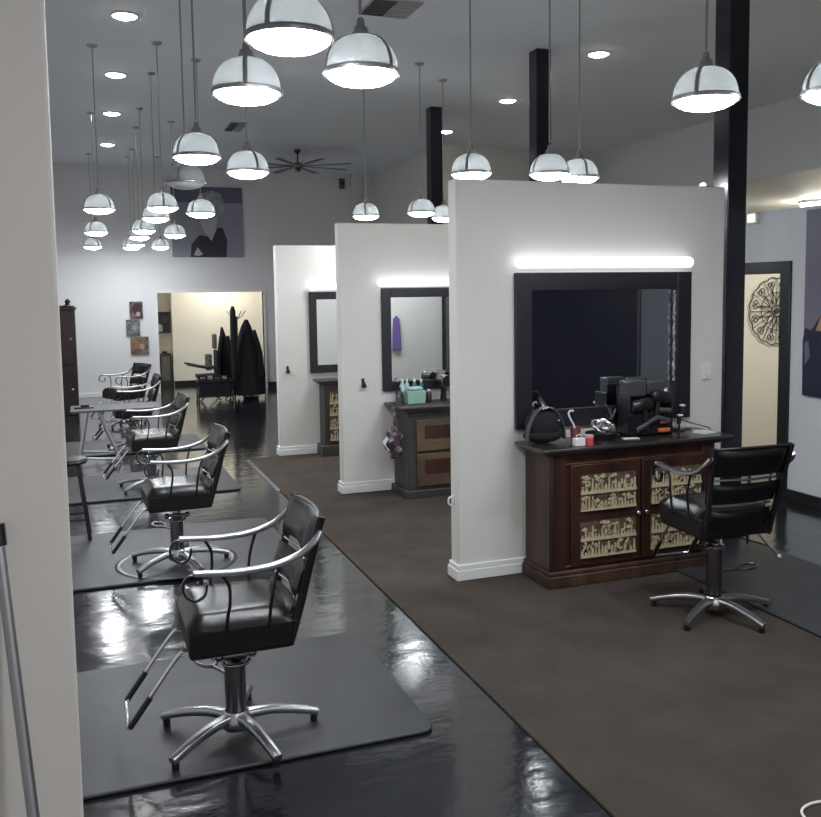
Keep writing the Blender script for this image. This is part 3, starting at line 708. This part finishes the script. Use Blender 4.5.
for x, lab in ((2.83, 'left one of two black hair dryers standing on the middle cabinet'), (2.955, 'right one of two black hair dryers standing on the middle cabinet')):
    t = thing('hair_dryer', (x, 6.92, Z2), lab, 'hair dryer', 'hair dryers on the middle cabinet')
    t.scale = (1.08, 1.15, 1.15)
    MB().tube([(0, .07, .16), (0, .0, .155), (0, -.07, .15)], 0, 20, rads=[.036, .048, .044]).build('barrel', M_blackplastic, t, smooth=50)
    MB().tube([(.044 * math.cos(a), -.072, .15 + .044 * math.sin(a)) for a in [2 * PI * k / 20 for k in range(20)]], .006, 8, closed=True).build('nozzle_ring', M_dchrome, t, smooth=50)
    MB().tube([(0, .0, .12), (0, .01, .004)], 0, 12, rads=[.02, .026]).build('handle', M_blackplastic, t, smooth=50)
t = thing('hanging_bag', (2.318, 6.74, .715), 'crumpled purple plastic bag hanging from the left front corner of the middle cabinet', 'plastic bag')
MB().tube(crv([(0, .03, .035), (.0, .0, .02), (.012, 0, -.05), (.02, 0, -.12)], 5), 0, 10, rads=[.008] * 5 + [.012] * 5 + [.02] * 6).build('bag_neck', M_bag, t, smooth=60)
mb = MB(); rd = random.Random(5)
mb.ball((.0, 0, -.23), (.055, .05, .13), 20, 16)
mb.v = [(x + .014 * math.sin(z * 55 + y * 40), y + .012 * math.sin(x * 70 + z * 30), z) for x, y, z in mb.v]
mb.build('bag_pouch', M_bag, t, smooth=60)
MB().prism([(-.05, -.18), (-.085, -.22), (-.04, -.30), (-.02, -.26)], 'y', -.01, .0).build('bag_flap', M_paper, t)
t.scale = (1.2, 1.1, 1.05)
t = thing('purple_towel', (3.26, 7.09 - 2.19, 0), 'x', 'towel')
bpy.data.objects.remove(t)
t = thing('hanging_cape', (3.27, 4.763, 1.40), 'purple cape hanging on the back of the nearest partition, seen only in the middle mirror', 'cape')
MB().prism([(-.035, 0), (.035, 0), (.045, -.15), (.05, -.36), (-.05, -.36), (-.045, -.15)], 'y', .004, .035).build('cape_cloth', M_purple, t, bevel=.006)
MB().box(-.01, .001, -.005, .01, .03, .02).build('peg', M_blackm, t)

# ------------------------------------------------------------------ left side furniture
t = thing('folding_table', (.20, 9.5, 0), 'pale folding table with crossed metal legs behind the black stool', 'table')
MB().box(-.36, -.25, .545, .50, .25, .565).build('table_top', mat('grey_laminate', (.08, .08, .08), .6), t, bevel=.004)
for xa, xb, ya in ((-.20, -.30, -.2), (-.10, .10, -.2), (-.20, -.30, .2), (-.10, .10, .2)):
    MB().tube([(xa, ya, .545), (xb, ya, .01)], .014, 10).build('leg', M_alu, t, smooth=40)
MB().tube([(-.285, -.2, .09), (.085, -.2, .06)], .011, 10).build('cross_bar', M_alu, t, smooth=40)
MB().tube([(-.285, .2, .09), (.085, .2, .06)], .011, 10).build('cross_bar', M_alu, t, smooth=40)
t = thing('dark_tray', (-.03, 9.5, .565), 'small dark tray on the left end of the folding table', 'tray')
MB().box(-.09, -.06, 0, .09, .06, .012).box(-.03, -.03, .012, .05, .03, .035).build('tray_body', M_blackplastic, t, bevel=.004)
t = thing('bar_stool', (-.14, 6.5, 0), 'black stool with splayed legs behind the near wall edge', 'stool')
MB().lathe([(0, .54), (.12, .54), (.13, .555), (.12, .575), (0, .58)], 28).build('seat', M_leather, t, smooth=50)
for k in range(4):
    a = PI / 4 + k * PI / 2; c_, s_ = math.cos(a), math.sin(a)
    MB().tube([(c_ * .085, s_ * .085, .54), (c_ * .17, s_ * .17, .017)], .013, 10).build('leg', M_blackm, t, smooth=40)
MB().tube([(.147 * math.cos(R(45 + 90 * k)), .147 * math.sin(R(45 + 90 * k)), .16) for k in range(4)], .009, 8, closed=True).build('foot_ring', M_blackm, t)
t = thing('tall_cabinet', (-.40, 13.9, 0), 'tall dark red wooden cabinet standing at the far left', 'cabinet')
MB().box(-.45, -.4, 0, .29, .4, 1.50).build('body', M_redwood, t, bevel=.01)
MB().box(-.47, -.42, 1.501, .31, .42, 1.54).box(-.45, -.4, 1.541, .28, .4, 1.56).build('cornice', M_redwood, t, bevel=.01)
for z0, z1 in ((.06, .68), (.72, 1.46)):
    d = MB().box(-.12, -.42, z0, .27, -.402, z1).build('door', M_redwood, t, bevel=.006)
    MB().ball((.22, -.435, (z0 + z1) / 2), .02, 12, 8).build('knob', M_alu, d, smooth=50)
t = thing('cabinet_ornament', (-.20, 13.7, 1.56), 'small dark ornament on top of the tall red cabinet', 'ornament')
MB().lathe([(0, 0), (.05, 0), (.03, .03), (.045, .06), (.02, .09), (0, .10)], 14).build('ornament_body', M_redwood, t, smooth=50)
# pole leaning at the near wall
t = thing('leaning_pole', (-.112, 1.575, .70), 'grey metal pole with a black end cap leaning on the near wall', 'pole')
ax = Vector((-.144 + .060, .0, 1.30 - .70)); 
P_a = Vector((-.045, 0, -.70)) ; P_b = Vector((-.030, .0, .62))
t2 = MB().tube([(.075, -.25, -.70), (-.035, .005, .585)], .0095, 12).build('shaft', M_rod, t, smooth=40)
MB().tube([(-.034, .003, .575), (-.0365, .008, .61)], .013, 12).build('end_cap', M_blackplastic, t, smooth=40)

# ------------------------------------------------------------------ far wall things
t = thing('portrait_panel', (2.08, 15.8, 2.335), 'large grey portrait panel of a dark-dressed figure, high on the far wall', 'picture')
MB().box(-.60, -.035, 0, .61, -.001, 1.20).build('panel', mat('portrait_ground', (.23, .23, .29), .45, noise=((.28, .28, .34), 1.5, (1, 1, 1), .3, .7)), t)
MB().box(-.60, -.037, .93, .61, -.0352, 1.20).build('painted_band', mat('portrait_band', (.10, .10, .16), .45), t)
MB().prism([(-.30, 0), (-.28, .22), (-.14, .38), (.0, .36), (.12, .52), (.26, .50), (.33, .30), (.31, 0)], 'y', -.041, -.0372).build('painted_torso', mat('portrait_dark', (.018, .018, .035), .45), t)
MB().prism([(-.25, .04), (-.18, .17), (-.09, .05), (-.16, .02)], 'y', -.043, -.0412).build('painted_hand', mat('portrait_skin', (.42, .41, .44), .5), t)
mb = MB().prism([(.02 + .15 * math.cos(a), .66 + .19 * math.sin(a)) for a in [2 * PI * k / 20 for k in range(20)]], 'y', -.043, -.0412)
mb.prism([(-.10, .50), (.06, .28), (.16, .50), (.12, .60), (-.05, .60)], 'y', -.0445, -.0432)
mb.build('painted_face', bpy.data.materials['portrait_skin'], t)
MB().prism([(-.10 + .0, .78), (-.14, .95), (-.05, 1.10), (.10, 1.14), (.24, 1.08), (.30, .92), (.28, .76), (.20, .70), (.17, .84), (.05, .90)], 'y', -.0475, -.0447).build('painted_hair', mat('portrait_hair', (.24, .24, .26), .6, noise=((.40, .40, .43), 12, (1, 1, 1), .4, .6)), t)
def pic(x0, x1, z0, z1, c1, c2, sc, lab, blobs):
    t = thing('small_picture', ((x0 + x1) / 2, 15.8, z0), lab, 'picture', 'three small pictures on the far wall'); w = (x1 - x0) / 2; h = z1 - z0
    MB().box(-w, -.04, 0, w, -.001, h).build('canvas', mat('art_' + str(sc), c1, .5, noise=(c2, sc, (1, 1, 1), .42, .58)), t, bevel=.003)
    for j, (bx_, bz, br, c) in enumerate(blobs):
        MB().prism([(bx_ + br * math.cos(a), bz + br * 1.2 * math.sin(a)) for a in [2 * PI * k / 12 for k in range(12)]], 'y', -.043 - j * .002, -.041 - j * .002).build('painted_shape', mat('blob', c, .5), t)
pic(.74, .955, 1.31, 1.59, (.16, .12, .12), (.05, .02, .025), 11, 'top one of three small pictures, dark red hair on a pale ground', [(.01, .16, .08, (.03, .008, .01)), (.03, .07, .035, (.38, .30, .28))])
pic(.675, .90, 1.02, 1.285, (.20, .20, .20), (.07, .07, .07), 22, 'middle one of three small pictures, grey and blurry', [(.02, .13, .035, (.3, .3, .3))])
pic(.735, 1.03, .705, .995, (.10, .06, .045), (.20, .14, .10), 13, 'lowest one of three small pictures, brown and orange', [(-.03, .15, .06, (.30, .12, .05)), (.04, .12, .04, (.32, .26, .22))])
# back room contents
t = thing('wall_cupboard', (1.40, 17.45, .98), 'dark open wall cupboard seen at the left inside the far opening', 'cupboard')
MB().box(-.14, -.12, 0, .14, .045, .03).box(-.14, .02, .03, .14, .045, .38).box(-.14, -.12, .38, .14, .045, .40).box(.12, -.12, .03, .14, .02, .38).build('cupboard_case', M_greyplastic, t)
t = thing('white_canister', (1.35, 17.40, 1.01), 'white canister standing in the dark wall cupboard', 'canister')
MB().cyl(0, 0, 0, .12, .05, 16).build('canister_body', M_whiteplastic, t, smooth=40); MB().cyl(0, 0, .1205, .14, .03, 12).build('lid', M_whiteplastic, t, smooth=40)
t = thing('storage_locker', (1.41, 17.30, 0), 'grey storage locker on the floor at the left inside the far opening', 'locker')
MB().box(-.11, -.12, 0, .11, .12, .60).build('locker_body', M_greywood, t, bevel=.006); MB().box(-.07, -.13, .10, .08, -.1205, .55).build('locker_door', mat('dull_olive_panel', (.14, .14, .12), .5), t); MB().cyl(0, 0, .6005, .64, .05, 14).build('top_jar', M_blackplastic, t)
t = thing('unseen_room_light', (2.4, 16.5, 2.30), 'unseen ceiling lamp lighting the back room', 'ceiling lamp')  # lamp out of sight above the opening, brightening the cream back room
MB().lathe([(.16, 0), (.16, -.03), (.12, -.05), (0, -.055)], 24).build('lit_bowl', mat('lit_warm_bowl', (.9, .9, .9), .4, emit=(1, .965, .87), es=34), t, smooth=50)
t = thing('unseen_room_light', (6.3, 5.9, 2.25), 'unseen ceiling lamp added to light the small cream room at the right', 'ceiling lamp')  # unseen lamp put in to brighten the cream wall beyond the doorway
MB().lathe([(.15, 0), (.15, -.03), (.11, -.05), (0, -.055)], 24).build('lit_bowl', mat('lit_warm_bowl_small', (.9, .9, .9), .4, emit=(1, .965, .87), es=34), t, smooth=50)
# coat stand with coats
t = thing('coat_stand', (2.34, 14.6, 0), 'black coat stand with curved hooks in front of the far opening', 'coat stand')
MB().cyl(0, 0, .03, 1.33, .018, 14).build('post', M_blackm, t, smooth=40)
for k in range(4):
    a = k * PI / 2 + .3; c_, s_ = math.cos(a), math.sin(a)
    MB().tube(crv([(0, 0, .10), (c_ * .12, s_ * .12, .06), (c_ * .24, s_ * .24, .012)], 4), .012, 8).build('foot', M_blackm, t, smooth=50)
    MB().tube(crv([(0, 0, 1.27), (c_ * .09, s_ * .09, 1.33), (c_ * .17, s_ * .17, 1.42)], 4), .008, 8).build('hook', M_rod, t, smooth=50)
def coat(x, y, zt, zb, w, dp, seed, lab):
    t = thing('hanging_coat', (x, y, zb), lab, 'coat', 'dark coats on the coat stand'); mb = MB(); rd = random.Random(seed); seg = 28; H = zt - zb; n = 12
    ph = rd.uniform(0, 6)
    for j in range(n + 1):
        f = j / n; ww = w * (1, .985, .96, .93, .89, .84, .79, .73, .66, .58, .47, .32, .10)[j] * (1 - .05 * math.sin(f * 9 + ph))
        for k in range(seg):
            a = 2 * PI * k / seg; rr = 1 + .10 * math.sin(5 * a + ph + f * 2) + .05 * math.sin(9 * a + f * 5)
            mb.v.append((ww * rr * math.cos(a) + .03 * math.sin(f * 5 + ph), dp * (1 - .6 * f * f) * rr * math.sin(a), f * H))
    for j in range(n):
        for k in range(seg): mb.f.append((j * seg + k, j * seg + (k + 1) % seg, (j + 1) * seg + (k + 1) % seg, (j + 1) * seg + k))
    mb.f.append(tuple(range(seg))[::-1]); mb.f.append(tuple(n * seg + k for k in range(seg)))
    mb.build('coat_cloth', M_darkfabric, t, smooth=70)
    MB().tube(crv([(-w * .35, -dp * .6, H * .86), (-w * .72, -dp * .8, H * .55), (-w * .76, -dp * .7, H * .28)], 5), 0, 10, rads=[.04 + .01 * k / 10 for k in range(11)]).build('sleeve', M_darkfabric, t, smooth=60)
    sl = MB().tube(crv([(w * .35, -dp * .6, H * .86), (w * .75, -dp * .8, H * .55), (w * .8, -dp * .7, H * .25)], 5), 0, 10, rads=[.04 + .01 * k / 10 for k in range(11)]).build('sleeve', M_darkfabric, t, smooth=60)
coat(2.48, 14.42, 1.28, .06, .235, .12, 1, 'large black coat hanging on the right of the coat stand')
coat(2.15, 14.75, 1.16, .10, .12, .085, 2, 'narrow dark coat hanging on the left of the coat stand')
coat(2.56, 14.90, 1.02, .02, .13, .12, 4, 'dark coat hanging low behind the large one')
t = thing('umbrella', (2.22, 14.20, 0), 'tall black furled umbrella standing upright before the coat stand', 'umbrella')
MB().tube([(0, 0, 0), (0, 0, .25), (0, 0, 1.0), (0, 0, 1.43), (0, 0, 1.47)], 0, 14, rads=[.006, .035, .05, .045, .03]).build('folded_canopy', M_darkfabric, t, smooth=60)
MB().ball((0, 0, 1.48), (.03, .03, .025), 12, 8).build('top_knob', M_blackplastic, t, smooth=60)
# stroller-like folded wheelchair, reads as dark chair with plaid cushions
t = thing('folding_chair', (1.86, 14.5, 0), 'black folding armchair with a grey headrest left of the coats', 'chair')
MB().box(-.20, -.17, .36, .18, .17, .42).build('seat', M_darkfabric, t, bevel=.015)
MB().box(.10, -.17, .42, .16, .17, .80).build('backrest', M_darkfabric, t, bevel=.015)
MB().box(.07, -.09, .82, .13, .09, 1.06).build('headrest', mat('grey_cushion', (.10, .10, .10), .8), t, bevel=.02)
MB().box(-.05, -.05, .48, .05, .09, .74).build('cushion', mat('pale_cushion', (.16, .16, .16), .8, noise=((.05, .05, .05), 20, (1, 1, 1), .4, .6)), t, bevel=.02)
for sy in (-.18, .18):
    MB().tube([(-.36, sy, .60), (-.10, sy, .54), (.12, sy, .52)], .016, 8).build('armrest', M_blackm, t, smooth=50)
    MB().tube([(-.17, sy, .40), (.15, sy, .01)], .013, 8).build('leg', M_blackm, t, smooth=40)
    MB().tube([(.15, sy, .42), (-.15, sy, .01)], .013, 8).build('leg', M_blackm, t, smooth=40)
t = thing('utility_cart', (1.90, 14.1, 0), 'low dark utility cart with bright tools in front of the folding chair', 'cart')
for z in (.10, .33):
    MB().box(-.28, -.14, z, .26, .14, z + .018).box(-.28, -.14, z + .018, -.265, .14, z + .05).box(.245, -.14, z + .018, .26, .14, z + .05).box(-.265, -.14, z + .018, .245, -.13, z + .045).box(-.265, .13, z + .018, .245, .14, z + .045).build('shelf', M_blackplastic, t)
MB().box(-.25, -.12, .119, .235, .12, .325).build('storage_bin', M_darkfabric, t, bevel=.01)
for sx in (-.27, .25):
    for sy in (-.13, .13):
        MB().cyl(sx, sy, .03, .34, .01, 8).build('post', M_blackm, t); MB().ball((sx, sy, .02), (.02, .012, .02), 10, 6).build('wheel', M_blackplastic, t, smooth=60)
rd = random.Random(8)
for k, (cx, lab) in enumerate(((-.19, 'leftmost metal tin on the dark utility cart'), (-.08, 'second metal tin from the left on the dark utility cart'), (.03, 'second metal tin from the right on the dark utility cart'), (.14, 'rightmost metal tin on the dark utility cart'))):
    t2 = thing('metal_tin', (1.90 + cx, 14.1, .349), lab, 'tin', 'metal tins on the utility cart')
    MB().box(-.035, -.05, 0, .035, .05, .045 + .02 * (k % 2)).build('tin_body', M_alu if k % 2 else M_greyplastic, t2, bevel=.006)
    MB().box(-.036, -.051, .0455 + .02 * (k % 2), .036, .051, .052 + .02 * (k % 2)).build('lid', M_chrome, t2, bevel=.003)
t = thing('door_alarm', (3.22, 15.77, 1.9), 'x', 'device'); bpy.data.objects.remove(t)
t = thing('wall_speaker', (4.50, 15.8, 3.66), 'small dark box high on the far wall, right of the fan', 'speaker')
MB().box(-.05, -.07, -.09, .05, -.001, .09).build('speaker_case', M_fan, t, bevel=.008); MB().cyl(0, 0, -.004, .004, .035, 16).xf(Matrix.Translation((0, -.075, 0)) @ Matrix.Rotation(PI / 2, 4, 'X')).build('cone', M_blackplastic, t)

# ------------------------------------------------------------------ right side things
t = thing('emergency_light', (X5, 5.94, 2.245), 'small white box light at the top edge of the right wall', 'light box')
MB().box(-.04, -.055, -.045, 0, .055, .045).build('box_body', M_whiteplastic, t, bevel=.005)
MB().box(-.046, -.04, -.03, -.0405, .04, .03).build('cover', mat('box_cover', (.8, .78, .65), .4, emit=(1, .97, .8), es=.5), t)
# iron medallion
t = thing('iron_medallion', (6.39, 6.98, 1.448), 'round openwork iron medallion on the cream wall beyond the black doorway', 'wall ornament')
rr = .333
def ring(r, th, n=40, cx=0, cz=0, y=0): return MB().tube([(cx + r * math.cos(a), y, cz + r * math.sin(a)) for a in [2 * PI * k / n for k in range(n)]], th, 8, closed=True)
mb = MB()
N = 16
pts = []
for k in range(N * 6):
    a = 2 * PI * k / (N * 6); pts.append((rr * (.95 + .05 * abs(math.sin(a * N / 2))) * math.cos(a), 0, rr * (.95 + .05 * abs(math.sin(a * N / 2))) * math.sin(a)))
mb.tube(pts, .006, 8, closed=True)
mb.build('outer_rim', M_iron, t, smooth=60)
ring(rr * .56, .004).build('middle_ring', M_iron, t, smooth=60)
ring(rr * .17, .007, 24).build('hub_ring', M_iron, t, smooth=60)
MB().cyl(0, 0, -.008, .008, rr * .09, 16).xf(Matrix.Rotation(PI / 2, 4, 'X')).build('hub_disc', M_iron, t, smooth=40)
sp = MB(); sc = MB()
for k in range(12):
    a = 2 * PI * k / 12; c_, s_ = math.cos(a), math.sin(a)
    sp.tube([(rr * .17 * c_, 0, rr * .17 * s_), (rr * .96 * c_, 0, rr * .96 * s_)], .004, 6)
    for sg in (-1, 1):
        P = []
        for q, da in ((.20, .0), (.36, .12), (.50, .24), (.64, .23), (.80, .12), (.88, .20), (.80, .26), (.74, .20)):
            b = a + sg * da; P.append((rr * q * math.cos(b), 0, rr * q * math.sin(b)))
        sc.tube(crv(P, 4), .0048, 6)
sp.build('spokes', M_iron, t, smooth=60); sc.build('scrollwork', M_iron, t, smooth=60)
# poster on the low wall
t = thing('hair_poster', (X5, 4.71, .85), 'tall purple-grey poster with a dark navy lower half on the right wall', 'poster')
MB().box(-.022, -.66, 0, -.001, .655, 1.41).build('poster_board', mat('poster_mauve', (.13, .12, .17), .5, noise=((.16, .15, .20), 1.4, (1, 1, 1), .3, .7)), t)
MB().prism([(.655, 0), (.66, .42), (.64, .52), (.58, .50), (.45, .66), (.30, .80), (.0, .9), (-.6, .9), (-.6, 0)], 'x', -.026, -.0222).build('printed_clothing', mat('poster_navy', (.012, .014, .04), .45), t)
MB().prism([(.53, .50), (.46, .66), (.36, .80), (.2, .86), (.26, .62), (.42, .50)], 'x', -.029, -.0262).build('printed_hand', mat('poster_skin', (.42, .22, .13), .5), t)
MB().prism([(.63, .24), (.58, .30), (.60, .42), (.64, .40)], 'x', -.029, -.0262).build('printed_highlight', mat('poster_grey', (.12, .12, .17), .5), t)
# lit panel in the side ceiling
t = thing('ceiling_bowl_light', (10.65, 10.72, 3.0), 'bright lit bowl lamp on the lower side ceiling at the right edge', 'ceiling light')
MB().lathe([(.32, -.001), (.35, -.02), (.34, -.05), (.30, -.05)], 28).build('fixture_ring', M_whiteplastic, t, smooth=40); MB().lathe([(.31, -.03), (.31, -.16), (.24, -.27), (.12, -.33), (0, -.34)], 28).build('lit_bowl', M_trof, t, smooth=60)
for y in (7.4, 4.0):
    o = copy_tree(t); o.location = (9.4, y, 3.0); o['label'] = 'lit bowl lamp of the side ceiling out of view at the right'; o['group'] = 'unseen side ceiling lights'
# chrome stand beside the lone chair
t = thing('tool_stand', (3.92, 4.33, .024), 'thin chrome stand with crossbars right behind the lone salon chair', 'stand')
MB().tube([(.05, .22, .27), (.03, .10, .10), (.01, -.10, .022)], .0085, 10).build('front_leg', M_chrome, t, smooth=40)
MB().ball((.01, -.105, .020), .013, 12, 8).build('foot', M_whiteplastic, t, smooth=60)
MB().tube([(-.05, .20, .17), (.06, .14, .175)], .006, 8).build('cross_bar', M_chrome, t, smooth=40)
MB().tube([(-.07, .30, .26), (-.20, .20, .12), (.02, .0, .055)], .006, 8).build('rear_strut', M_blackm, t, smooth=40)
MB().cyl(.05, .22, .27, .46, .011, 10).build('upright', M_chrome, t, smooth=40)
MB().tube([(.05, .22, .01), (.05, .22, .27)], .009, 8).build('rear_leg', M_blackm, t, smooth=40)
# cable at the lower right
o = MB().tube(crv([(2.06, 2.06, .0125), (2.08, 2.115, .0125), (2.13, 2.14, .0125), (2.2, 2.135, .0125), (2.35, 2.08, .0125)], 6), .0045, 8).build('pale_cable', M_whiteplastic, smooth=50)
tag(o, 'end of a pale cable lying on the carpet at the lower right corner', 'cable')

# ------------------------------------------------------------------ real size: the plan above is in units of 1.15 m
S = 1.15
for o in list(COL.objects):
    if o.parent is None:
        o.location = Vector(o.location) * S; o.scale = Vector(o.scale) * S

# ------------------------------------------------------------------ camera, world, view
F = Vector((0.34253658, 0.93547783, -0.08689029)); RR = Vector((0.93851907, -0.34494557, -0.01394659)); UU = Vector((0.04301915, 0.07677098, 0.99612026))
cd = bpy.data.cameras.new('camera'); cam = bpy.data.objects.new('camera', cd); COL.objects.link(cam)
cam.matrix_world = Matrix.Translation((0, 0, 1.68 * S)) @ Matrix((RR, UU, -F)).transposed().to_4x4()
cd.sensor_fit = 'HORIZONTAL'; cd.sensor_width = 36; cd.lens = 36 * 890.3 / 821
cd.shift_y = -(408.5 - 370.1) / 821; cd.clip_start = .02
bpy.context.scene.camera = cam
w = bpy.data.worlds.new('world'); bpy.context.scene.world = w; w.use_nodes = True
w.node_tree.nodes['Background'].inputs[0].default_value = (.02, .03, .06, 1); w.node_tree.nodes['Background'].inputs[1].default_value = .3
vs = bpy.context.scene.view_settings
bpy.context.scene.display_settings.display_device = 'sRGB'
vs.view_transform = 'Standard'; vs.look = 'None'; vs.gamma = 1; vs.exposure = 1.15; vs.use_curve_mapping = False
